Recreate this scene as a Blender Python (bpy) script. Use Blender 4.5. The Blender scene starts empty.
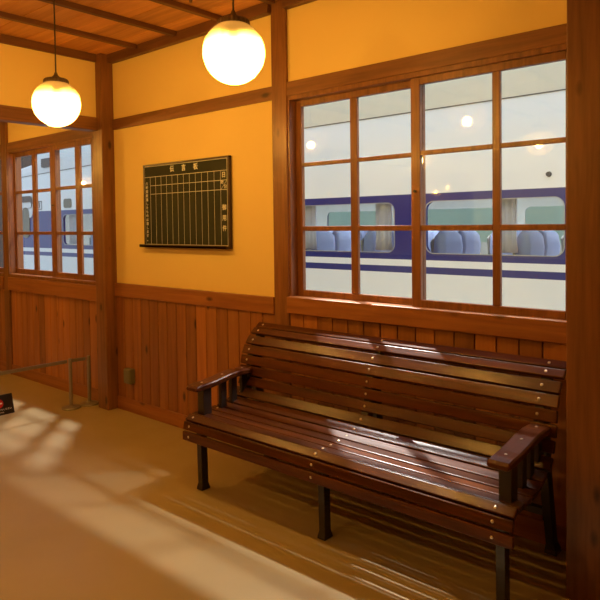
import bpy, bmesh, math, random
from mathutils import Vector, Matrix
random.seed(7)
S = bpy.context.scene
C = S.collection
PI = math.pi

# ------------------------------------------------------------------ camera
cam_d = bpy.data.cameras.new('camera'); cam = bpy.data.objects.new('camera', cam_d); C.objects.link(cam)
def cam_axes(y, p, r):
    y, p, r = (math.radians(v) for v in (y, p, r))
    F = Vector((math.sin(y)*math.cos(p), math.cos(y)*math.cos(p), math.sin(p)))
    Rt = Vector((math.cos(y), -math.sin(y), 0)); U = Rt.cross(F)
    return Rt*math.cos(r)+U*math.sin(r), -Rt*math.sin(r)+U*math.cos(r), F
r_, u_, f_ = cam_axes(-40.828, -1.813, -.7164)
cam.matrix_world = Matrix(((r_.x, u_.x, -f_.x, 0), (r_.y, u_.y, -f_.y, -2.93), (r_.z, u_.z, -f_.z, 1.5), (0, 0, 0, 1)))
cam_d.sensor_fit = 'HORIZONTAL'; cam_d.sensor_width = 36
cam_d.lens = 630.97/600*36; cam_d.shift_y = -(300-243.7)/600
cam_d.clip_start = .02; cam_d.clip_end = 200
S.camera = cam

# ------------------------------------------------------------------ world, lights, exposure
W = bpy.data.worlds.new('world'); S.world = W; W.use_nodes = True
W.node_tree.nodes['Background'].inputs[0].default_value = (.68, .84, 1.0, 1)
W.node_tree.nodes['Background'].inputs[1].default_value = 1.32
S.view_settings.view_transform = 'Standard'; S.view_settings.look = 'None'
S.view_settings.exposure = 0.0; S.view_settings.gamma = 1; S.view_settings.use_curve_mapping = False

def point(name, loc, e, col, r):
    l = bpy.data.lights.new(name, 'POINT'); l.energy = e; l.color = col; l.shadow_soft_size = r
    o = bpy.data.objects.new(name, l); o.location = loc; C.objects.link(o); return o
HALL = (1, .94, .88)
def hall_spot(name, loc, target, e, ang, rad=.07, blend=.3):
    l = bpy.data.lights.new(name, 'SPOT'); l.energy = e; l.color = HALL; l.shadow_soft_size = rad
    l.spot_size = math.radians(ang); l.spot_blend = blend
    o = bpy.data.objects.new(name, l); o.location = loc; C.objects.link(o)
    o.rotation_euler = (Vector(target)-Vector(loc)).to_track_quat('-Z', 'Y').to_euler()
# spotlights hung in the exhibition hall over the train, shining through the windows
hall_spot('hall_lamp', (-4.19, 1.5, 4.8), (-1.60, -.64, .42), 3600, 11.5, .05, .45)
hall_spot('hall_lamp', (-6.9, 1.8, 5.5), (-5.5, 0, 1.5), 1700, 34, .15)
hall_spot('hall_lamp', (-.6, 2.1, 5.5), (-2.2, 0, 1.5), 420, 46, .10)
hall_spot('hall_lamp', (-1.9, 2.1, 5.5), (-5.6, 0, 1.5), 520, 40, .12)
def hall_tube(x, y, z, length, e):        # a continuous row of fluorescent tubes along the hall
    l = bpy.data.lights.new('hall_tube_row', 'AREA'); l.shape = 'RECTANGLE'; l.size = length; l.size_y = .10; l.energy = e; l.color = HALL
    o = bpy.data.objects.new('hall_tube_row', l); o.location = (x, y, z); C.objects.link(o)
    l.spread = math.radians(120); o.rotation_euler = (math.radians(-64), 0, 0); return o
hall_tube(-1.4, 2.1, 5.5, 9.5, 600)
AMBER = (1, .51, .088)
GLOBE_POINT = 47

# ------------------------------------------------------------------ materials
def new_mat(name):
    m = bpy.data.materials.new(name); m.use_nodes = True
    return m, m.node_tree, m.node_tree.nodes['Principled BSDF']
def nd(t, kind, **kw):
    n = t.nodes.new(kind)
    for k, v in kw.items(): setattr(n, k, v)
    return n
def plain(name, col, rough=.5, metal=0, coat=0, bump=0, bscale=200):
    m, t, p = new_mat(name)
    p.inputs['Base Color'].default_value = (*col, 1); p.inputs['Roughness'].default_value = rough
    p.inputs['Metallic'].default_value = metal; p.inputs['Coat Weight'].default_value = coat
    tc = nd(t, 'ShaderNodeTexCoord'); nz = nd(t, 'ShaderNodeTexNoise'); nz.inputs['Scale'].default_value = bscale if bump else 9
    nz.inputs['Detail'].default_value = 4
    t.links.new(tc.outputs['Object'], nz.inputs['Vector'])
    if bump:
        b = nd(t, 'ShaderNodeBump'); b.inputs['Strength'].default_value = bump; b.inputs['Distance'].default_value = .002
        t.links.new(nz.outputs['Fac'], b.inputs['Height']); t.links.new(b.outputs['Normal'], p.inputs['Normal'])
    else:
        mx = nd(t, 'ShaderNodeMixRGB'); mx.inputs[1].default_value = (*[c*.94 for c in col], 1); mx.inputs[2].default_value = (*[min(1, c*1.05) for c in col], 1)
        t.links.new(nz.outputs['Fac'], mx.inputs[0]); t.links.new(mx.outputs[0], p.inputs['Base Color'])
    return m
def wood(name, light, dark, axis='Z', rough=.45, coat=0, grain=26, knots=False, vary=.5, coat_rough=.2, bump=.25):
    m, t, p = new_mat(name)
    p.inputs['Roughness'].default_value = rough; p.inputs['Coat Weight'].default_value = coat; p.inputs['Coat Roughness'].default_value = coat_rough
    tc = nd(t, 'ShaderNodeTexCoord'); at = nd(t, 'ShaderNodeAttribute', attribute_name='rnd')
    off = nd(t, 'ShaderNodeVectorMath', operation='MULTIPLY_ADD')
    t.links.new(at.outputs['Fac'], off.inputs[0]); off.inputs[1].default_value = (7, 11, 5); t.links.new(tc.outputs['Object'], off.inputs[2])
    mp = nd(t, 'ShaderNodeMapping'); sc = {'X': (.06, 1, 1), 'Y': (1, .06, 1), 'Z': (1, 1, .06)}[axis]
    mp.inputs['Scale'].default_value = sc; t.links.new(off.outputs[0], mp.inputs['Vector'])
    n1 = nd(t, 'ShaderNodeTexNoise'); n1.inputs['Scale'].default_value = grain; n1.inputs['Detail'].default_value = 6; n1.inputs['Distortion'].default_value = 1.2
    n2 = nd(t, 'ShaderNodeTexNoise'); n2.inputs['Scale'].default_value = grain*5; n2.inputs['Detail'].default_value = 3
    t.links.new(mp.outputs[0], n1.inputs['Vector']); t.links.new(mp.outputs[0], n2.inputs['Vector'])
    ad = nd(t, 'ShaderNodeMath', operation='MULTIPLY_ADD'); t.links.new(n2.outputs['Fac'], ad.inputs[0]); ad.inputs[1].default_value = .35
    t.links.new(n1.outputs['Fac'], ad.inputs[2])
    cr = nd(t, 'ShaderNodeValToRGB'); cr.color_ramp.elements[0].position = .42; cr.color_ramp.elements[1].position = .86
    cr.color_ramp.elements[0].color = (*dark, 1); cr.color_ramp.elements[1].color = (*light, 1)
    t.links.new(ad.outputs[0], cr.inputs[0])
    col = cr.outputs[0]
    if knots:
        mk = nd(t, 'ShaderNodeMapping'); mk.inputs['Scale'].default_value = {'X': (.45, 1, 1), 'Y': (1, .45, 1), 'Z': (1, 1, .45)}[axis]
        t.links.new(off.outputs[0], mk.inputs['Vector'])
        vo = nd(t, 'ShaderNodeTexVoronoi'); vo.inputs['Scale'].default_value = 7; t.links.new(mk.outputs[0], vo.inputs['Vector'])
        kr = nd(t, 'ShaderNodeValToRGB'); kr.color_ramp.elements[0].position = .06; kr.color_ramp.elements[1].position = .15
        kr.color_ramp.elements[0].color = (.22, .18, .16, 1); kr.color_ramp.elements[1].color = (1, 1, 1, 1)
        t.links.new(vo.outputs['Distance'], kr.inputs[0])
        mm = nd(t, 'ShaderNodeMixRGB', blend_type='MULTIPLY'); mm.inputs[0].default_value = 1
        t.links.new(col, mm.inputs[1]); t.links.new(kr.outputs[0], mm.inputs[2]); col = mm.outputs[0]
    hv = nd(t, 'ShaderNodeHueSaturation'); t.links.new(col, hv.inputs['Color'])
    va = nd(t, 'ShaderNodeMath', operation='MULTIPLY_ADD'); t.links.new(at.outputs['Fac'], va.inputs[0]); va.inputs[1].default_value = vary; va.inputs[2].default_value = 1
    t.links.new(va.outputs[0], hv.inputs['Value']); t.links.new(hv.outputs[0], p.inputs['Base Color'])
    b = nd(t, 'ShaderNodeBump'); b.inputs['Strength'].default_value = bump; b.inputs['Distance'].default_value = .002
    t.links.new(ad.outputs[0], b.inputs['Height']); t.links.new(b.outputs['Normal'], p.inputs['Normal'])
    return m

M_plaster = plain('plaster', (.88, .66, .25), .9, bump=.12, bscale=350)
M_post_z = wood('stained_post', (.26, .108, .036), (.13, .048, .015), 'Z', .42, .15, knots=True, grain=18)
M_beam_x = wood('stained_beam_x', (.26, .108, .036), (.13, .048, .015), 'X', .42, .15, knots=True, grain=18)
M_beam_y = wood('stained_beam_y', (.26, .108, .036), (.13, .048, .015), 'Y', .42, .15, grain=18)
M_panel = wood('cedar_boards', (.40, .155, .036), (.25, .085, .020), 'Z', .5, .1, knots=True, grain=11, vary=.6)
M_rail_x = wood('cedar_rail', (.34, .130, .036), (.20, .066, .017), 'X', .45, .15, knots=True, grain=16)
M_sash = wood('window_wood', (.27, .105, .032), (.15, .053, .016), 'Z', .4, .2, grain=24)
M_ceil = wood('ceiling_boards', (.74, .35, .105), (.50, .205, .055), 'X', .5, .05, grain=14, vary=.3)
M_batten = wood('dark_batten', (.17, .072, .028), (.10, .038, .015), 'Y', .5, grain=20)
M_batten_x = wood('dark_batten_x', (.17, .072, .028), (.10, .038, .015), 'X', .5, grain=20)
M_bench = wood('varnished_slats', (.095, .026, .005), (.034, .008, .002), 'X', .30, bump=.7, coat=0, grain=22, vary=.5, coat_rough=.2)
M_bench.node_tree.nodes['Principled BSDF'].inputs['Specular IOR Level'].default_value = .30
M_arm = wood('varnished_arm', (.10, .028, .007), (.045, .011, .003), 'Y', .28, 0, grain=22, coat_rough=.2)
M_arm.node_tree.nodes['Principled BSDF'].inputs['Specular IOR Level'].default_value = .22
M_iron = plain('dark_frame', (.022, .014, .010), .4, coat=.2)
M_bolt = plain('steel_bolt', (.75, .7, .6), .3, metal=1)
M_steel = plain('brushed_steel', (.30, .27, .22), .42, metal=.55)
M_cap = plain('bronze_cap', (.16, .12, .08), .4, metal=.6)
M_cord = plain('black_cord', (.03, .022, .018), .6)
M_board = plain('blackboard', (.007, .011, .007), .8)
M_bframe = plain('board_frame', (.035, .014, .010), .4)
M_chalk = plain('white_paint', (.90, .88, .84), .7)
M_box = plain('outlet_plastic', (.15, .14, .075), .5)
M_black = plain('black_plate', (.012, .010, .010), .35)
M_red = plain('red_paint', (.55, .01, .01), .4)
M_knob = plain('iron_pull', (.015, .012, .010), .4)

def glass_mat(name, tint, ior=1.5):
    m, t, p = new_mat(name); t.nodes.remove(p)
    out = t.nodes['Material Output']
    tr = nd(t, 'ShaderNodeBsdfTransparent'); tr.inputs[0].default_value = (*tint, 1)
    gl = nd(t, 'ShaderNodeBsdfGlossy'); gl.inputs['Roughness'].default_value = .0
    fr = nd(t, 'ShaderNodeFresnel'); fr.inputs['IOR'].default_value = ior
    ge = nd(t, 'ShaderNodeNewGeometry'); iv = nd(t, 'ShaderNodeMath', operation='SUBTRACT'); iv.inputs[0].default_value = 1
    t.links.new(ge.outputs['Backfacing'], iv.inputs[1])
    mu = nd(t, 'ShaderNodeMath', operation='MULTIPLY'); t.links.new(fr.outputs[0], mu.inputs[0]); t.links.new(iv.outputs[0], mu.inputs[1])
    mx = nd(t, 'ShaderNodeMixShader'); t.links.new(mu.outputs[0], mx.inputs[0])
    t.links.new(tr.outputs[0], mx.inputs[1]); t.links.new(gl.outputs[0], mx.inputs[2]); t.links.new(mx.outputs[0], out.inputs[0])
    return m
M_glass = glass_mat('window_glass', (.97, .98, .98), 1.62)
M_tglass = glass_mat('train_glass', (.93, .96, .94), 1.6)

def opal():
    # opal glass: the glow's dim top and bright lower part put into its transmission
    m, t, p = new_mat('opal_glass'); t.nodes.remove(p); out = t.nodes['Material Output']
    tc = nd(t, 'ShaderNodeTexCoord'); sp = nd(t, 'ShaderNodeSeparateXYZ'); t.links.new(tc.outputs['Generated'], sp.inputs[0])
    mr = nd(t, 'ShaderNodeMapRange', interpolation_type='SMOOTHSTEP'); mr.inputs[1].default_value = .56; mr.inputs[2].default_value = .78
    mr.inputs[3].default_value = .35; mr.inputs[4].default_value = .006; t.links.new(sp.outputs[2], mr.inputs[0])
    tl = nd(t, 'ShaderNodeBsdfTranslucent'); tl.inputs[0].default_value = (1, 1, 1, 1)
    tr = nd(t, 'ShaderNodeBsdfTransparent'); tr.inputs[0].default_value = (1, 1, 1, 1)
    df = nd(t, 'ShaderNodeBsdfPrincipled'); df.inputs['Base Color'].default_value = (.80, .74, .55, 1); df.inputs['Roughness'].default_value = .2
    a = nd(t, 'ShaderNodeMixShader'); t.links.new(mr.outputs[0], a.inputs[0]); t.links.new(df.outputs[0], a.inputs[1]); t.links.new(tl.outputs[0], a.inputs[2])
    b = nd(t, 'ShaderNodeMixShader'); mt = nd(t, 'ShaderNodeMapRange', interpolation_type='SMOOTHSTEP'); mt.inputs[1].default_value = .62; mt.inputs[2].default_value = .84
    mt.inputs[3].default_value = .46; mt.inputs[4].default_value = .04; t.links.new(sp.outputs[2], mt.inputs[0]); t.links.new(mt.outputs[0], b.inputs[0]); t.links.new(a.outputs[0], b.inputs[1]); t.links.new(tr.outputs[0], b.inputs[2])
    t.links.new(b.outputs[0], out.inputs[0]); return m
M_opal = opal()

def floor_mat():
    m, t, p = new_mat('floor_vinyl')
    tc = nd(t, 'ShaderNodeTexCoord'); n = nd(t, 'ShaderNodeTexNoise'); n.inputs['Scale'].default_value = 1.6; n.inputs['Detail'].default_value = 5
    t.links.new(tc.outputs['Object'], n.inputs['Vector'])
    r = nd(t, 'ShaderNodeValToRGB'); r.color_ramp.elements[0].position = .3; r.color_ramp.elements[1].position = .7
    r.color_ramp.elements[0].color = (.36, .285, .145, 1); r.color_ramp.elements[1].color = (.41, .325, .17, 1)
    t.links.new(n.outputs['Fac'], r.inputs[0]); t.links.new(r.outputs[0], p.inputs['Base Color'])
    n2 = nd(t, 'ShaderNodeTexNoise'); n2.inputs['Scale'].default_value = 5; n2.inputs['Detail'].default_value = 3
    t.links.new(tc.outputs['Object'], n2.inputs['Vector'])
    rr = nd(t, 'ShaderNodeMapRange'); rr.inputs[3].default_value = .34; rr.inputs[4].default_value = .50
    t.links.new(n2.outputs['Fac'], rr.inputs[0]); t.links.new(rr.outputs[0], p.inputs['Roughness'])
    p.inputs['Specular IOR Level'].default_value = .35
    return m
M_floor = floor_mat()

def train_paint():
    m, t, p = new_mat('train_paint'); p.inputs['Roughness'].default_value = .28; p.inputs['Coat Weight'].default_value = .3
    tc = nd(t, 'ShaderNodeTexCoord'); sp = nd(t, 'ShaderNodeSeparateXYZ'); t.links.new(tc.outputs['Object'], sp.inputs[0])
    r = nd(t, 'ShaderNodeValToRGB'); cr = r.color_ramp; cr.interpolation = 'CONSTANT'
    mr = nd(t, 'ShaderNodeMapRange'); mr.inputs[1].default_value = 0; mr.inputs[2].default_value = 4
    t.links.new(sp.outputs[2], mr.inputs[0]); t.links.new(mr.outputs[0], r.inputs[0])
    white = (.78, .80, .83, 1); blue = (.006, .018, .18, 1)
    cr.elements[0].position = 0; cr.elements[0].color = white
    cr.elements[1].position = .903/4; cr.elements[1].color = blue
    for z, c in ((.977, white), (1.056, blue), (1.815, white)):
        e = cr.elements.new(z/4); e.color = c
    t.links.new(r.outputs[0], p.inputs['Base Color'])
    return m
M_train = train_paint()
M_cream = plain('cream_roof', (.66, .61, .49), .45)  # cream tone for the roof over the coach
M_troof = plain('white_roof_paint', (.72, .73, .75), .4)
M_tdark = plain('dark_recess', (.10, .085, .075), .5)
M_tgrey = plain('door_glass_grey', (.17, .16, .115), .35)
M_seal = plain('window_seal', (.34, .36, .38), .35, metal=.3)
M_tint = plain('train_interior', (.56, .58, .56), .6)
M_seat = plain('seat_cloth', (.24, .29, .50), .8)
M_seatside = plain('seat_shell', (.22, .22, .22), .5)
M_curt = plain('curtain_cloth', (.62, .60, .76), .85)
M_hall = plain('hall_wall_paint', (.60, .70, .60), .9)
M_halld = plain('hall_wall_dark_paint', (.10, .075, .06), .9)
M_ground = plain('concrete', (.34, .34, .33), .85)

# ------------------------------------------------------------------ mesh helpers
class MB:
    def __init__(s): s.bm = bmesh.new(); s.lay = s.bm.faces.layers.float.new('rnd')
    def _mark(s, geom, rnd):
        for v in geom:
            for fc in v.link_faces: fc[s.lay] = rnd
    def box(s, x0, x1, y0, y1, z0, z1, rnd=None, mat=None):
        rnd = random.uniform(-.5, .5) if rnd is None else rnd
        vs = [s.bm.verts.new(p) for p in ((x0,y0,z0),(x1,y0,z0),(x1,y1,z0),(x0,y1,z0),(x0,y0,z1),(x1,y0,z1),(x1,y1,z1),(x0,y1,z1))]
        if mat is not None:
            for v in vs: v.co = mat @ v.co
        for q in ((3,2,1,0),(4,5,6,7),(0,1,5,4),(1,2,6,5),(2,3,7,6),(3,0,4,7)):
            fc = s.bm.faces.new([vs[i] for i in q]); fc[s.lay] = rnd
        return s
    def tube(s, a, b, r1, r2=None, n=20, rnd=0):
        a, b = Vector(a), Vector(b); r2 = r1 if r2 is None else r2
        g = bmesh.ops.create_cone(s.bm, cap_ends=True, segments=n, radius1=r1, radius2=r2, depth=(b-a).length,
            matrix=Matrix.Translation((a+b)/2) @ (b-a).to_track_quat('Z', 'Y').to_matrix().to_4x4())
        s._mark(g['verts'], rnd); return s
    def lathe(s, prof, n=40, c=(0, 0, 0), flute=0, rnd=0):
        rings = []
        for k in range(n):
            a = 2*PI*k/n; fl = 1 - flute*(k % 2)
            rings.append([s.bm.verts.new((c[0]+r*fl*math.cos(a), c[1]+r*fl*math.sin(a), c[2]+z)) for r, z in prof])
        for k in range(n):
            A, B = rings[k], rings[(k+1) % n]
            for i in range(len(prof)-1):
                s.bm.faces.new((A[i], B[i], B[i+1], A[i+1]))[s.lay] = rnd
        bmesh.ops.remove_doubles(s.bm, verts=[v for rg in rings for v in rg], dist=1e-5)
        return s
    def loft(s, secs, rnd=0):                 # list of closed rings -> skinned, capped
        rs = [[s.bm.verts.new(p) for p in q] for q in secs]; n = len(rs[0])
        for A, B in zip(rs, rs[1:]):
            for i in range(n): s.bm.faces.new((A[i], A[(i+1) % n], B[(i+1) % n], B[i]))[s.lay] = rnd
        s.bm.faces.new(list(reversed(rs[0])))[s.lay] = rnd; s.bm.faces.new(rs[-1])[s.lay] = rnd
        return s
    def build(s, name, mat, parent=None, bevel=0, smooth=False, segs=2):
        bmesh.ops.recalc_face_normals(s.bm, faces=s.bm.faces)
        me = bpy.data.meshes.new(name); s.bm.to_mesh(me); s.bm.free()
        o = bpy.data.objects.new(name, me); C.objects.link(o); me.materials.append(mat)
        if smooth:
            for p in me.polygons: p.use_smooth = True
        if bevel:
            b = o.modifiers.new('bevel', 'BEVEL'); b.width = bevel; b.segments = segs; b.limit_method = 'ANGLE'; b.angle_limit = math.radians(40)
        if parent: o.parent = parent
        return o
def struct(o): o['kind'] = 'structure'; return o
def tag(o, label, cat, group=None):
    o['label'] = label; o['category'] = cat
    if group: o['group'] = group
    return o
def empty(name, loc, label, cat, group=None, rot=(0, 0, 0)):
    o = bpy.data.objects.new(name, None); C.objects.link(o); o.location = loc; o.rotation_euler = rot; o.empty_display_size = .1
    return tag(o, label, cat, group)
def copy_tree(o, parent=None):
    c = o.copy(); C.objects.link(c)
    if parent: c.parent = parent
    for ch in list(o.children): copy_tree(ch, c)
    return c
def text(name, body, size, mat, parent, matrix, ext=.0006, sx=1, align='CENTER'):
    cu = bpy.data.curves.new('t', 'FONT'); cu.body = body; cu.size = size; cu.extrude = ext; cu.align_x = align; cu.align_y = 'CENTER'; cu.offset = size*.012
    to = bpy.data.objects.new('t', cu); C.objects.link(to)
    dg = bpy.context.evaluated_depsgraph_get(); me = bpy.data.meshes.new_from_object(to.evaluated_get(dg))
    bpy.data.objects.remove(to); me.materials.clear(); me.materials.append(mat); me.name = name
    me.transform(matrix @ Matrix.Diagonal((sx, 1, 1, 1)))
    o = bpy.data.objects.new(name, me); C.objects.link(o); o.parent = parent
    return o
WALLTXT = Matrix.Rotation(PI/2, 4, 'X')      # text facing -Y

# ------------------------------------------------------------------ room shell
X0, X1, Y0 = -12.4, 2.2, -5.4
struct(MB().box(X0-.12, X1+.12, Y0-.12, .14, -.12, 0).build('floor', M_floor))
m = MB(); n = 0; y = Y0
while y < 0:
    m.box(X0, X1, y+.0015, min(y+.246, 0)-.0015, 2.885, 2.90); y += .248; n += 1
m.box(X0-.12, X1+.12, Y0-.12, .14, 2.90, 3.0, 0)
struct(m.build('ceiling', M_ceil, bevel=.002, segs=1))
for k in range(-16, 12):                       # battens under the ceiling boards
    x = -3.645 + .482*k
    if X0 < x < X1 and not -4.74 < x < -4.5:
        struct(MB().box(x-.021, x+.021, Y0, -.055, 2.852, 2.885).build('trim_1', M_batten, bevel=.003))
# long wall, with two window openings
WIN = [(-8.24, -6.53), (-6.41, -4.70), (-2.60, -.915)]; ZB, ZT = 1.03, 2.285
m = MB()
xs = [X0-.12, *[v for w_ in WIN for v in w_], X1+.12]
for a, b in zip(xs[::2], xs[1::2]): m.box(a, b, 0, .12, 0, 2.9, 0)
for a, b in WIN: m.box(a, b, 0, .12, 0, ZB-.06, 0); m.box(a, b, 0, .12, ZT+.03, 2.9, 0)
struct(m.build('wall_north', M_plaster))
struct(MB().box(X1, X1+.12, Y0, 0, 0, 2.9, 0).build('wall_east', M_plaster))
struct(MB().box(X0-.12, X0, Y0, 0, 0, 2.9, 0).build('wall_west', M_plaster))
struct(MB().box(X0-.12, X1+.12, Y0-.12, Y0, 0, 2.9, 0).build('wall_south', M_plaster))
# cedar wainscot on the far walls of the room
for nm, b in (('trim_2', (X0, X1, Y0, Y0+.015, 0, 1.0)),): struct(MB().box(*b).build(nm, M_panel))
# posts
def post(x0, x1, y0, y1=.0, z0=0, z1=2.885, mat=None, bev=.006):
    return struct(MB().box(x0, x1, y0, y1, z0, z1, random.uniform(-.2, .2)).build('trim_3', mat or M_post_z, bevel=bev))
post(-6.53, -6.41, -.03); post(-8.36, -8.24, -.03); post(-2.735, -2.61, -.022); post(-.915, -.795, -.022)
post(-4.665, -4.520, -.112)                     # corner post that carries the cross beam
post(-.823, -.672, -.388, -.238, bev=.004)     # pillar beside the bench
struct(MB().box(-.79, -.70, -.238, 0, 0, 2.9, 0).build('wall_stub', M_plaster))
# cross beam and the strip of plaster above it
struct(MB().box(-4.68, -4.575, Y0, -.112, 2.272, 2.378, 0).build('trim_4', M_beam_y, bevel=.005))
struct(MB().box(-4.655, -4.60, Y0, -.10, 2.37, 2.885, 0).build('wall_header', M_plaster))
struct(MB().box(-4.67, -4.578, Y0, -.112, 2.822, 2.885, 0).build('trim_5', M_batten, bevel=.003))
# long wall: ceiling trim, beam, rail, baseboard
secs = [(X0, -8.36), (-6.41, -4.69), (-4.520, -2.735), (-2.61, -.915)]
secs.append((-8.24, -6.53))
for a, b in secs:
    struct(MB().box(a, b, -.05, 0, 2.815, 2.885, 0).build('trim_6', M_batten_x, bevel=.003))
for a, b, z0, z1, y in ((-4.520, -2.735, 2.28, 2.366, -.016), (-2.61, -.915, 2.285, 2.372, -.020), (-6.41, -4.69, 2.262, 2.35, -.02), (-8.24, -6.53, 2.262, 2.35, -.02)):
    struct(MB().box(a, b, y, .0, z0, z1, .05).build('trim_7', M_beam_x, bevel=.004))
for a, b, z0, z1, y in ((-4.520, -2.735, .928, 1.036, -.030), (-2.61, -.915, .948, 1.05, -.045), (-6.41, -4.69, .865, .998, -.045), (-8.24, -6.53, .865, .998, -.045), (X0, -8.36, .9, 1.02, -.03)):
    struct(MB().box(a, b, y, .12 if y < -.04 else 0, z0, z1, .15).build('trim_8', M_rail_x, bevel=.005))
for a, b in secs:
    struct(MB().box(a, b, -.024, 0, 0, .105, .1).build('baseboard_north', M_rail_x, bevel=.004))
# cedar boards under the rail
for (a, b), zt, start, step in ((secs[0], .90, X0, .112), (secs[4], .866, -8.24, .1135), (secs[1], .866, -6.41, .1135), (secs[2], .93, -4.520, .1115), (secs[3], .949, -2.61, .1115)):
    m = MB(); x = start; k = 0
    while x < b-.005:
        x2 = min(x+step, b); m.box(x+.0030, x2-.0030, -.014, -.002, .100, zt); x = x2
    m.box(a, b, -.004, 0, .1, zt, -1.62)
    struct(m.build('trim_9', M_panel, bevel=.003, segs=1))

# ------------------------------------------------------------------ windows: two sliding sashes each
def sash(parent, x0, x1, y, zb, zt, cols, rows, st_l, st_r, pull=None):
    """x0..x1 outer; cols = glass column ranges; rows = glass row ranges"""
    d = .028; m = MB()
    m.box(x0, cols[0][0], y, y+d, zb, zt, .1); m.box(cols[-1][1], x1, y, y+d, zb, zt, -.1)
    m.box(cols[0][0], cols[-1][1], y, y+d, zb, rows[0][0], 0); m.box(cols[0][0], cols[-1][1], y, y+d, rows[-1][1], zt, 0)
    for (a, b), (c, e) in zip(cols, cols[1:]): m.box(b, c, y+.003, y+d-.003, rows[0][0], rows[-1][1], .05)
    for (a, b), (c, e) in zip(rows, rows[1:]):
        for (p, q) in cols: m.box(p, q, y+.004, y+d-.004, b, c, -.05)
    s = m.build('sash', M_sash, parent, bevel=.002, segs=1)
    g = MB()
    g.box(cols[0][0], cols[-1][1], y+.012, y+.015, rows[0][0], rows[-1][1], 0)
    # glass is one sheet behind the bars
    g.build('glass', M_glass, s)
    if pull:
        MB().tube((pull[0], y-.012, pull[1]), (pull[0], y, pull[1]), .008, .006).build('pull', M_knob, s)
    return s
def window(n, fx0, fx1, zb, zt, a, b):
    w = bpy.data.objects.new('window_%d' % n, None); C.objects.link(w); struct(w)
    m = MB(); m.box(fx0-.02, fx0+.004, -.012, .124, zb-.03, zt+.03, .2); m.box(fx1-.004, fx1+.02, -.012, .124, zb-.03, zt+.03, -.2)
    m.box(fx0+.004, fx1-.004, -.012, .11, zt-.003, zt+.029, 0); m.box(fx0+.004, fx1-.004, -.03, .11, zb-.03, zb+.001, 0)
    m.build('window_frame', M_sash, w, bevel=.002, segs=1)
    a(w); b(w)
    return w
R_ = ((1.088, 1.455), (1.484, 1.852), (1.876, 2.222))
window(2, -2.60, -.915, 1.045, 2.262,
    lambda w: sash(w, -2.595, -1.700, .045, 1.046, 2.26, ((-2.548, -2.180), (-2.130, -1.766)), R_, 0, 0),
    lambda w: sash(w, -1.752, -.917, .008, 1.046, 2.26, ((-1.697, -1.301), (-1.261, -.955)), R_, 0, 0, (-1.725, 1.664)))
RL = ((1.080, 1.425), (1.455, 1.835), (1.865, 2.205))
window(1, -6.41, -4.70, 1.03, 2.25,
    lambda w: sash(w, -6.405, -5.53, .045, 1.031, 2.249, ((-6.375, -6.03), (-5.955, -5.62)), RL, 0, 0),
    lambda w: sash(w, -5.60, -4.702, .008, 1.031, 2.249, ((-5.505, -5.16), (-5.08, -4.89)), RL, 0, 0, (-5.552, 1.70)))

def sh(c, d): return tuple((a+d, b+d) for a, b in c)
window(3, -8.24, -6.53, 1.03, 2.25,
    lambda w: sash(w, -8.235, -7.36, .045, 1.031, 2.249, sh(((-6.375, -6.03), (-5.955, -5.62)), -1.83), RL, 0, 0),
    lambda w: sash(w, -7.43, -6.535, .008, 1.031, 2.249, sh(((-5.505, -5.16), (-5.08, -4.76)), -1.83), RL, 0, 0, (-7.382, 1.70)))

# ------------------------------------------------------------------ the hall and the train outside
struct(MB().box(-32, 8, .14, 2.9, -.2, -.02, 0).build('ground_platform', M_ground))
struct(MB().box(-34, 8, 2.9, 12, -1.3, -1.1, 0).build('ground_trackbed', M_ground))
struct(MB().box(-15.5, 8, 11, 11.2, -1.1, 4.2, 0).build('wall_hall', M_hall))
struct(MB().box(-40, -15.5, 11, 11.2, -1.1, 7.5, 0).build('wall_hall_dark', M_halld))

TY = 3.5
def rrect(x0, x1, z0, z1, r, n=7):
    p = []
    for cx, cz, a0 in ((x1-r, z1-r, 0), (x0+r, z1-r, PI/2), (x0+r, z0+r, PI), (x1-r, z0+r, 1.5*PI)):
        for k in range(n+1):
            a = a0+PI/2*k/n; p.append((cx+r*math.cos(a), cz+r*math.sin(a)))
    return p
def sheet_with_holes(bm, outer, holes, y0, y1):
    es = []
    for loop in [outer]+holes:
        vs = [bm.verts.new((x, y0, z)) for x, z in loop]
        es += [bm.edges.new((vs[i], vs[(i+1) % len(vs)])) for i in range(len(vs))]
    g = bmesh.ops.triangle_fill(bm, edges=es, use_beauty=True, use_dissolve=False)
    fs = [f for f in g['geom'] if isinstance(f, bmesh.types.BMFace)]
    ex = bmesh.ops.extrude_face_region(bm, geom=fs)
    bmesh.ops.translate(bm, verts=[v for v in ex['geom'] if isinstance(v, bmesh.types.BMVert)], vec=(0, y1-y0, 0))
train = empty('train_carriage', (-6, 5.19, -.6), 'white and navy blue train carriage standing outside behind the windows', 'train')
def tp(mb_or_bm, name, mat, parent=train, **k):
    o = mb_or_bm.build(name, mat, None, **k); o.parent = parent; o.matrix_parent_inverse = Matrix.Translation((6, -5.19, .6)) if parent is train else Matrix()
    return o
TWIN = [(-3.645-1.965*k, -2.10-1.965*k) for k in range(-1, 4)] + [(-11.78, -10.2)]
near = MB(); sheet_with_holes(near.bm, [(-14.25, -.75), (1.6, -.75), (1.6, 2.80), (-6, 2.765), (-10, 2.665), (-14.25, 2.56)],
    [rrect(a, b, 1.143, 1.735, .10) for a, b in TWIN], TY, TY+.05)
body = tp(near, 'side_panel', M_train)
far = MB(); sheet_with_holes(far.bm, [(-14.25, -.75), (1.6, -.75), (1.6, 2.80), (-6, 2.765), (-10, 2.665), (-14.25, 2.56)],
    [rrect(a-.15, b-.15, 1.143, 1.735, .10) for a, b in TWIN], TY+3.33, TY+3.38)
tp(far, 'side_panel', M_train)
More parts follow.
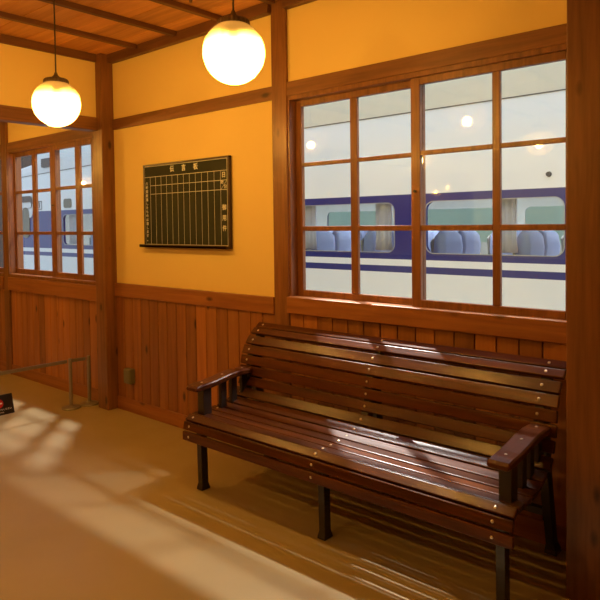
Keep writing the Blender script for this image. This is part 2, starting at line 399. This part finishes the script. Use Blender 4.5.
for i, (a, b) in enumerate(TWIN):
    for y, dx in ((TY, 0), (TY+3.35, -.15)):
        o = tp(MB().loft([[(x+dx, y+.02+k, z) for x, z in rrect(a+.004, b-.004, 1.147, 1.731, .097)] for k in (0, .004)]), 'window_pane', M_tglass)
    # bright metal seal around the pane
    m = MB(); sheet_with_holes(m.bm, rrect(a-.006, b+.006, 1.137, 1.741, .105), [rrect(a+.004, b-.004, 1.147, 1.731, .096)], TY-.006, TY+.001)
    tp(m, 'window_seal', M_seal)
lin = MB(); sheet_with_holes(lin.bm, [(-14.15, .1), (1.5, .1), (1.5, 2.28), (-14.15, 2.28)],
    [rrect(a-.13, b-.17, 1.16, 1.72, .10) for a, b in TWIN], TY+3.31, TY+3.325)
tp(lin, 'interior_lining', M_tint)
# roof: curved profile, cream over the coach, white over the cab end
def arc(z0, h, x):
    q = [(3.5, z0), (3.51, z0+.20*h), (3.55, z0+.45*h), (3.66, z0+.64*h), (3.88, z0+.80*h), (4.30, z0+.93*h), (5.19, z0+h)]
    return [(x, y, z) for y, z in q+[(10.38-y, z) for y, z in reversed(q[:-1])]]
tp(MB().loft([arc(2.765, 1.3, -6), arc(2.80, 1.3, 1.6)]), 'roof', M_cream)
tp(MB().loft([arc(2.665, 1.3, -10), arc(2.765, 1.3, -6)]), 'roof', M_cream)
tp(MB().loft([arc(2.59, 1.2, -12.98), arc(2.665, 1.3, -10)]), 'cab_roof', M_troof)
tp(MB().loft([arc(2.56, .30, -14.25), arc(2.585, .45, -12.98)]), 'cab_roof', M_troof)
for (xa, za), (xb, zb_) in (((-6, 2.765), (1.6, 2.80)), ((-10, 2.665), (-6, 2.765)), ((-14.25, 2.56), (-10, 2.665))):
    tp(MB().loft([[(x, TY-.012, z-.005), (x, TY+.002, z-.005), (x, TY+.002, z+.005), (x, TY-.012, z+.005)] for x, z in ((xa, za), (xb, zb_))]), 'gutter', M_tdark)
tp(MB().loft([[(x, TY-.03, z) for x, z in rrect(-12.56, -11.9, 2.72, 2.90, .03)], [(x, TY+.10, z) for x, z in rrect(-12.56, -11.9, 2.72, 2.90, .03)]]), 'roof_vent', M_tdark)
tp(MB().loft([[(x, TY-.012, z) for x, z in rrect(-13.50, -13.16, 1.27, 1.92, .15)], [(x, TY, z) for x, z in rrect(-13.50, -13.16, 1.27, 1.92, .15)]]), 'door_window', M_tgrey)
# white door surround and dark arched drip strip over it
m = MB(); sheet_with_holes(m.bm, rrect(-13.62, -13.02, 1.70, 2.06, .12), [rrect(-13.51, -13.15, 1.26, 1.93, .15)] if False else [], TY-.010, TY-.001)
tp(m, 'door_surround', M_troof)
m = MB(); sheet_with_holes(m.bm, rrect(-13.75, -13.02, 1.90, 2.16, .10), [rrect(-13.66, -13.05, 1.905, 2.03, .06)], TY-.022, TY-.012)
tp(m, 'drip_strip', M_tdark)
tp(MB().loft([[(x, TY-.01, z) for x, z in rrect(-11.73, -11.44, 1.87, 2.05, .05)], [(x, TY, z) for x, z in rrect(-11.73, -11.44, 1.87, 2.05, .05)]]), 'side_vent', M_tgrey)
m = MB(); sheet_with_holes(m.bm, rrect(-12.90, -12.62, 1.86, 2.04, .005), [rrect(-12.885, -12.635, 1.875, 2.025, .004)], TY-.006, TY)
plate = tp(m, 'number_plate', M_tdark)
nt = text('number', '3', .17, M_train, plate, Matrix.Translation((-12.735, TY-.008, 1.95)) @ WALLTXT, ext=.002); nt.data.materials.clear(); nt.data.materials.append(M_tdark)
nt.parent = plate; nt.matrix_parent_inverse = Matrix()
tp(MB().tube((-2.25, TY-.03, 1.965), (-2.25, TY+.01, 1.965), .022, .030), 'door_lamp', M_tdark)
tp(MB().box(-14.25, 1.6, TY+.05, TY+3.33, .02, .10, 0), 'interior_floor', M_tint)
tp(MB().box(-14.155, 1.55, TY+.05, TY+3.33, 2.28, 2.32, 0), 'interior_ceiling', M_tint)
tp(MB().box(-14.25, -14.15, TY+.05, TY+3.33, -.7, 2.33, 0), 'end_panel', M_troof)
tp(MB().box(1.5, 1.6, TY+.05, TY+3.33, -.7, 2.33, 0), 'end_panel', M_troof)
tp(MB().box(-9.98, -9.93, TY+.05, TY+3.33, .1, 2.28, 0), 'bulkhead', M_tint)
for x in (-13.2, -10.8, -3.6, -1.2):
    ax = tp(MB().box(x-.1, x+.1, TY+.9, TY+2.5, -.85, -.7), 'axle', M_tdark)
    for y in (TY+.95, TY+2.45): tp(MB().tube((x, y-.07, -.78), (x, y+.07, -.78), .32, n=28), 'wheel', M_tdark)
tp(MB().box(-14.3, 1.3, TY+.3, TY+3.1, -.55, .02, 0), 'underframe', M_tdark)
for k in range(4):
    l = bpy.data.lights.new('train_interior_fill', 'AREA'); l.shape = 'RECTANGLE'; l.size = 2.6; l.size_y = .25; l.energy = 70; l.color = (.97, .99, 1)  # unseen area lights added under the ceiling to brighten the train interior
    o = bpy.data.objects.new('train_interior_fill', l); o.location = (-1.2-3.1*k-(.6 if k == 3 else 0), 5.19, 2.26); C.objects.link(o)

# seats inside the train, bolted to its floor
def shp(w, prof_, top):       # cushion profile extruded along Y, rounded top corners
    secs = []
    for k in range(9):
        v = -1+2*k/8; y = v*w/2; drop = top*(abs(v)**4)
        secs.append([(x, y, z-(drop if z > .9 else 0)) for x, z in prof_])
    return MB().loft(secs)
def make_seat():
    t = shp(.45, [(-.11, .02), (.30, .02), (.30, .10), (-.06, .28), (-.075, .9), (-.105, 1.24), (-.125, 1.24), (-.105, .9), (-.12, .25)], .05).build('passenger_seat', M_seatside)
    shp(.44, [(-.02, .38), (.07, .40), (.10, .60), (.09, .80), (.05, 1.0), (.07, 1.16), (.05, 1.29), (-.02, 1.345), (-.07, 1.29), (-.10, .95), (-.09, .6)], .045).build('backrest', M_seat, t, smooth=True)
    shp(.44, [(.03, .30), (.48, .30), (.52, .36), (.48, .43), (.06, .42)], 0).build('seat_cushion', M_seat, t)
    for y in (-.235, .235): MB().box(-.06, .36, y-.012, y+.012, .5, .58).build('armrest', M_seatside, t)
    return t
seat0 = make_seat(); first = True
for xi in (-.62, -1.60, -2.58, -3.56, -4.56, -5.50, -6.48, -7.46, -8.44, -11.0):
    for yy in (3.90, 4.40, 5.45, 5.94, 6.43):
        s_o = seat0 if first else copy_tree(seat0); first = False
        s_o.parent = train; s_o.location = (xi+6, yy-5.19, .08+.6)
def curtain(x0, x1):
    n = 40; pts = [(x0+(x1-x0)*k/n, TY+.10+.016*math.sin(k*1.9)+.006*math.sin(k*.7)) for k in range(n+1)]
    ring = pts+[(x, y+.004) for x, y in reversed(pts)]
    tp(MB().loft([[(x+(x-(x0+x1)/2)*f, y, z) for x, y in ring] for z, f in ((1.16, .06), (1.35, -.04), (1.55, .0), (1.72, 0), (1.76, .03))]), 'curtain', M_curt, smooth=True)
curtain(-2.86, -2.62); curtain(-4.40, -4.17); curtain(-5.60, -5.36); curtain(-11.72, -11.30)
tp(MB().box(-14.15, 1.5, TY+.085, TY+.12, 1.765, 1.785, 0), 'curtain_rail', M_seal)

# ------------------------------------------------------------------ globe lamps
def globe_lamp(x, y, z, label, R=.132):
    t = empty('globe_pendant_lamp', (x, y, 2.885), label, 'lamp', None)
    h = z-2.885
    n = 28; a0 = math.acos(.90)
    pr = [(R*math.sin(a0+(PI-a0)*k/n), h+R*math.cos(a0+(PI-a0)*k/n)) for k in range(n+1)]; pr[-1] = (0, h-R)
    MB().lathe(pr, 48).build('glass_globe', M_opal, t, smooth=True)
    top = h+R*.90
    MB().lathe([(.066, top-.010), (.070, top-.004), (.069, top+.012), (.062, top+.020), (.024, top+.030), (.012, top+.042), (.007, top+.058), (0, top+.060)], 48, flute=.05).build('metal_cap', M_cap, t)
    MB().tube((0, 0, top+.055), (0, 0, -.02), .0042, n=10).build('cord', M_cord, t)
    MB().lathe([(0, 0), (.045, 0), (.043, -.012), (.02, -.024), (0, -.026)], 32).build('ceiling_rose', M_cap, t)
    MB().lathe([(0, top+.0), (.022, top), (.022, top-.03), (.018, top-.05), (0, top-.05)], 20).build('socket', M_cap, t)
    p = point('bulb', (0, 0, h-.04), GLOBE_POINT, AMBER, .03); p.parent = t
    return t
globe_lamp(-1.965, -1.068, 2.226, 'white glowing globe pendant lamp on a cord, larger one near the middle post')
globe_lamp(-3.43, -1.080, 2.206, 'white glowing globe pendant lamp on a cord, left one before the corner post')
globe_lamp(-2.06, -2.68, 2.21, 'globe pendant lamp of the back row, mirrored in the right sash of the big window')
globe_lamp(-3.30, -2.75, 2.17, 'globe pendant lamp of the back row, mirrored beside the middle stile of the big window')
globe_lamp(-5.75, -1.1, 2.2, 'unseen globe pendant lamp added to brighten the next room beyond the cross beam, closest to the window wall')  # out-of-view lamp added to brighten the wall beyond the cross beam
globe_lamp(-6.9, -2.7, 2.2, 'unseen globe pendant lamp added to light the next room beyond the cross beam, middle one')  # extra unseen lamp for light in the next room, not mirrored in the panes
globe_lamp(-10.2, -3.0, 2.3, 'globe pendant lamp in the next room, mirrored in the small left window')

# ------------------------------------------------------------------ notice board
nb = empty('notice_board', (-3.615, -.005, 1.34), 'black station message board with a white ruled grid hung on the yellow wall', 'notice board')
def bp(m, name, mat, **k): return m.build(name, mat, nb, **k)
def B(x): return x+3.615
ZO = 1.34
BX0, BX1, BZ0, BZ1 = -4.088, -3.141, 1.350, 1.956
bp(MB().box(B(BX0)+.01, B(BX1)-.01, -.020, -.0, BZ0-ZO+.01, BZ1-ZO-.01, 0), 'writing_surface', M_board)
m = MB()
m.box(B(BX0)-.004, B(BX0)+.010, -.026, 0, BZ0-ZO, BZ1-ZO, 0); m.box(B(BX1)-.004, B(BX1)+.013, -.025, 0, BZ0-ZO-.004, BZ1-ZO+.008, 0)
m.box(B(BX0)-.004, B(BX1)+.013, -.028, 0, BZ1-ZO-.006, BZ1-ZO+.008, 0)
bp(m, 'frame', M_bframe, bevel=.002)
bp(MB().box(B(BX0)-.030, B(BX1)+.013, -.055, 0, BZ0-ZO-.014, BZ0-ZO+.002, 0).box(B(BX0)-.030, B(BX1)+.013, -.055, -.050, BZ0-ZO-.014, BZ0-ZO+.008, 0), 'chalk_tray', M_bframe, bevel=.002)
gl = MB(); yl = (-.0212, -.0198); w = .0022
cols = [-4.008+(.792*k/12) for k in range(13)]; XR = -3.151; XL = -4.078
zt = 1.948; z1, z2, z3, zb = 1.868, 1.802, 1.738, 1.357
def hl(z, a, b, w=w): gl.box(B(a), B(b), yl[0], yl[1], z-ZO-w/2-.0005, z-ZO+w/2+.0005, 0)
def vl(x, a, b, w=w): gl.box(B(x)-w/2, B(x)+w/2, yl[0], yl[1], a-ZO, b-ZO, 0)
hl(zt, XL, XR); hl(z1, XL, XR); hl(z2, cols[0], XR); hl(z3, cols[0], XR); hl(zb, XL, XR); vl(XR, zb, zt); vl(XL, zb, zt, .0015)
for x in cols: vl(x, zb, z1, .0020)
a = Vector((B(cols[-1]), 0, z3-ZO)); b_ = Vector((B(XR), 0, z2-ZO)); L = (b_-a).length
gl.box(0, L, yl[0], yl[1], -.0009, .0009, 0, mat=Matrix.Translation(a) @ Matrix.Rotation(-math.atan2(b_.z-a.z, b_.x-a.x), 4, 'Y'))
bp(gl, 'ruled_lines', M_chalk)
def bt(body, x, z, size, sx=1, name='lettering'): return text(name, body, size, M_chalk, nb, Matrix.Translation((B(x), -.0215, z-ZO)) @ WALLTXT, sx=sx)
for ch, x in (('伝', -3.742), ('言', -3.608), ('板', -3.475)): bt(ch, x, 1.912, .050)
bt('日', -3.184, 1.836, .042)
bt('時', -3.199, 1.786, .030); bt('分', -3.168, 1.757, .030)
for ch, z in (('御', 1.615), ('用', 1.544), ('件', 1.473)): bt(ch, -3.182, z, .042)
s_ = '六時間経過したものは消します。'
for k, ch in enumerate(s_): bt(ch, -4.052 if ch != '。' else -4.047, 1.818-k*.0305, .0275)

# ------------------------------------------------------------------ outlet box
ob = empty('outlet_box', (-4.318, -.014, .300), 'small beige electrical outlet box on the cedar boards right of the corner post', 'outlet')
MB().box(-.045, .045, -.050, 0, -.060, .060, 0).build('housing', M_box, ob, bevel=.008)
MB().box(-.038, .038, -.054, -.048, -.052, .052, 0).build('cover_plate', M_box, ob, bevel=.004)
sprk = empty('ceiling_hook', (-3.02, -.42, 2.885), 'tiny metal fitting on the ceiling boards at the top edge left of the big lamp', 'fitting')
MB().lathe([(0, 0), (.028, 0), (.026, -.008), (.010, -.014), (.008, -.035), (0, -.037)], 20).build('fitting_body', M_cap, sprk)

# ------------------------------------------------------------------ barrier
def stanchion(x, y, label):
    t = empty('barrier_post', (x, y, 0), label, 'barrier post', None)
    MB().lathe([(0, 0), (.076, 0), (.077, .006), (.074, .014), (.03, .020), (.016, .026), (0, .026)], 40).build('base', M_steel, t, smooth=False)
    MB().tube((0, 0, .02), (0, 0, .395), .0145, n=20).build('pole', M_steel, t)
    MB().lathe([(0, .415), (.012, .413), (.015, .405), (.015, .375), (.0125, .372)], 20).build('top_cap', M_steel, t)
    return t
stanchion(-4.825, -.264, 'low steel barrier post on a round base, left of the one by the corner post')
stanchion(-4.81, -.106, 'low steel barrier post on a round base, nearest to the corner post and wall')
stanchion(-4.86, -1.75, 'low steel barrier post at the far end of the grey belt')
m = MB(); pts = [(-4.81, -.106), (-4.825, -.264), (-4.86, -1.75)]
for (xa, ya), (xb, yb) in zip(pts, pts[1:]):
    m.loft([[(xa+dx, ya-(.016 if ya > -1 else 0), z) for dx, z in ((-.0225, .374), (-.0185, .374), (-.0185, .402), (-.0225, .402))], [(xb+dx, yb+.016 if yb > -.3 else yb, z) for dx, z in ((-.0225, .374), (-.0185, .374), (-.0185, .402), (-.0225, .402))]])
tag(m.build('barrier_belt', M_steel), 'narrow grey belt stretched between the low barrier posts', 'barrier belt')

# ------------------------------------------------------------------ floor sign
sg = empty('keep_out_sign', (-5.07, -.735, 0), 'small black keep-out sign with a red no-entry disc standing on the floor', 'sign')
TILT = Matrix.Rotation(math.radians(-17), 4, 'Y')
MB().box(-.004, .004, -.115, .115, .003, .162, 0, mat=TILT).build('sign_plate', M_black, sg, bevel=.0015)
MB().box(-.085, -.079, -.05, .05, 0, .11, 0, mat=Matrix.Translation((0, 0, .002)) @ Matrix.Rotation(math.radians(14), 4, 'Y')).build('rear_prop', M_black, sg)
SGM = TILT @ Matrix.Translation((.0048, 0, 0)) @ Matrix.Rotation(PI/2, 4, 'Z') @ WALLTXT
d = MB().tube((.0042, 0, .095), (.0052, 0, .095), .036, n=40)
for v in d.bm.verts: v.co = TILT @ v.co
disc = d.build('red_disc', M_red, sg)
MB().box(.0052, .0060, -.026, .026, .089, .101, 0, mat=TILT).build('white_bar', M_chalk, disc)
text('lettering', '立ち入らないでください', .0175, M_chalk, sg, SGM @ Matrix.Translation((0, .044, 0)), ext=.0003)
text('lettering', 'Keep out', .0165, M_chalk, sg, SGM @ Matrix.Translation((0, .024, 0)), ext=.0003)

# ------------------------------------------------------------------ bench
BCX = -1.853; BL = .948            # centre and half length
bench = empty('slatted_bench', (BCX, -.40, 0), 'long dark varnished wooden slatted bench with armrests against the wall', 'bench')
def by(y): return y+.40
# slat faces: centre (Y, Z) of the upper/front face and width, following the curved profile
P = [(-.112, .872), (-.155, .842), (-.203, .792), (-.237, .738), (-.258, .678), (-.268, .617), (-.279, .556), (-.314, .497),
     (-.372, .462), (-.436, .444), (-.500, .436), (-.563, .433), (-.625, .433), (-.682, .424), (-.712, .380), (-.718, .322)]
def normal_at(i):
    a = Vector(P[max(i-1, 0)]); b = Vector(P[min(i+1, len(P)-1)]); t = (b-a).normalized()
    n_ = Vector((t.y, -t.x)); return t, -n_ if (n_.x > 0 and i < 8) or (n_.y < 0 and 8 <= i < 14) or (n_.x > 0 and i >= 14) else n_
bolt_me = None
SUP = (-.897, -.012, .868)
for i, (py, pz) in enumerate(P):
    t, nn = normal_at(i)
    if i == 0: t, nn = Vector((-.80, -.60)), Vector((-.60, .80))
    if i == len(P)-1: t, nn = Vector((.0, -1)), Vector((-1, 0))
    if i == len(P)-2: t, nn = Vector((-.22, -.975)).normalized(), Vector((-.975, .22)).normalized()
    if i == len(P)-3: t, nn = Vector((-.80, -.60)), Vector((-.60, .80))
    gaps = [(Vector(P[j])-Vector(P[i])).length for j in (i-1, i+1) if 0 <= j < len(P)]
    wdt = min(gaps)-.009; th = .020
    wdt = min(wdt, .058)
    e = BL + random.uniform(-.003, .003)
    M = Matrix(((1, 0, 0, 0), (0, t.x, nn.x, by(py)), (0, t.y, nn.y, pz), (0, 0, 0, 1)))
    sl = MB().box(-e, e, -wdt/2, wdt/2, -th, 0, random.uniform(-.5, .5), mat=M).build('slat', M_bench, bench, bevel=.0045, segs=3)
    for sx in SUP:
        if bolt_me is None:
            bo = MB().lathe([(0, .0030), (.004, .0026), (.0068, .0008), (.0072, -.001), (0, -.001)], 14).build('bolt', M_bolt, sl, smooth=True); bolt_me = bo
        else:
            bo = bolt_me.copy(); C.objects.link(bo); bo.parent = sl
        bo.matrix_local = Matrix(((1, 0, 0, sx), (0, t.x, nn.x, by(py)), (0, t.y, nn.y, pz), (0, 0, 0, 1)))
# three frames: curved support rail + front leg + rear leg
def offs(d):
    o = []
    for i, p in enumerate(P):
        a = Vector(P[max(i-1, 0)]); b = Vector(P[min(i+1, len(P)-1)]); t = (b-a).normalized(); n_ = Vector((-t.y, t.x))
        if n_.dot(Vector((.3, -.6))) < 0: n_ = -n_
        o.append(Vector(p)+n_*d)
    return o
for sx in SUP:
    inn = offs(.021); w = .022
    # rail as a chain of sections (quads in YZ, extruded across X)
    m = MB(); secs_ = []
    for i, p in enumerate(inn[1:-1]):
        a = Vector(P[max(i, 0)]); b = Vector(P[min(i+2, len(P)-1)]); t = (b-a).normalized(); n_ = Vector((-t.y, t.x))
        if n_.dot(Vector((.3, -.6))) < 0: n_ = -n_
        q = p+n_*.045
        secs_.append([(sx-w, by(p.x), p.y), (sx+w, by(p.x), p.y), (sx+w, by(q.x), q.y), (sx-w, by(q.x), q.y)])
    m.loft(secs_).build('support_rail', M_iron, bench, bevel=.003)
    # front leg with a flared foot
    def sec(y0, y1, z, wx=.019): return [(sx-wx, by(y0), z), (sx+wx, by(y0), z), (sx+wx, by(y1), z), (sx-wx, by(y1), z)]
    MB().loft([sec(-.646, -.582, 0, .024), sec(-.644, -.586, .014, .023), sec(-.638, -.592, .035), sec(-.646, -.600, .40)]).build('leg', M_iron, bench, bevel=.003)
    MB().loft([sec(-.100, -.030, 0, .028), sec(-.098, -.036, .02, .026), sec(-.105, -.055, .05), sec(-.190, -.130, .40), sec(-.205, -.150, .60), sec(-.165, -.120, .80)]).build('leg', M_iron, bench, bevel=.003)
MB().box(-.897, .868, by(-.125), by(-.095), .18, .215, 0).build('stretcher', M_iron, bench, bevel=.003)
# arm rests
AP = [(-.702, .594), (-.690, .605), (-.650, .610), (-.585, .613), (-.515, .622), (-.440, .634), (-.350, .640), (-.270, .636), (-.200, .628)]
for s in (-1, 1):
    cx = s*.885; hw = .046
    m = MB(); secs_ = []
    for i, (y, z) in enumerate(AP):
        th = .034 if i > 1 else (.016, .030)[i]; hh = hw*(1 if i > 0 else .93); 
        k = .007
        zt_, zb_ = z, z-th
        secs_.append([(cx-hh, by(y), zb_+k), (cx-hh+k, by(y), zb_), (cx+hh-k, by(y), zb_), (cx+hh, by(y), zb_+k), (cx+hh, by(y), zt_-k), (cx+hh-k, by(y), zt_), (cx-hh+k, by(y), zt_), (cx-hh, by(y), zt_-k)])
    arm = m.loft(secs_, .2).build('armrest', M_arm, bench, smooth=False, bevel=.002)
    for (y, z) in ((-.625, .6125), (-.47, .630), (-.31, .639)):
        bo = bolt_me.copy(); C.objects.link(bo); bo.parent = arm; bo.matrix_local = Matrix.Translation((cx, by(y), z))
    cx2 = s*.885
    MB().box(cx2-.026, cx2+.026, by(-.635), by(-.575), .40, .580, 0).build('arm_post', M_iron, bench, bevel=.003)
    for y in (-.468, -.385, -.300):
        MB().box(cx2-.012, cx2+.012, by(y-.022), by(y+.022), .415, .600, 0).build('spindle', M_iron, bench, bevel=.003)
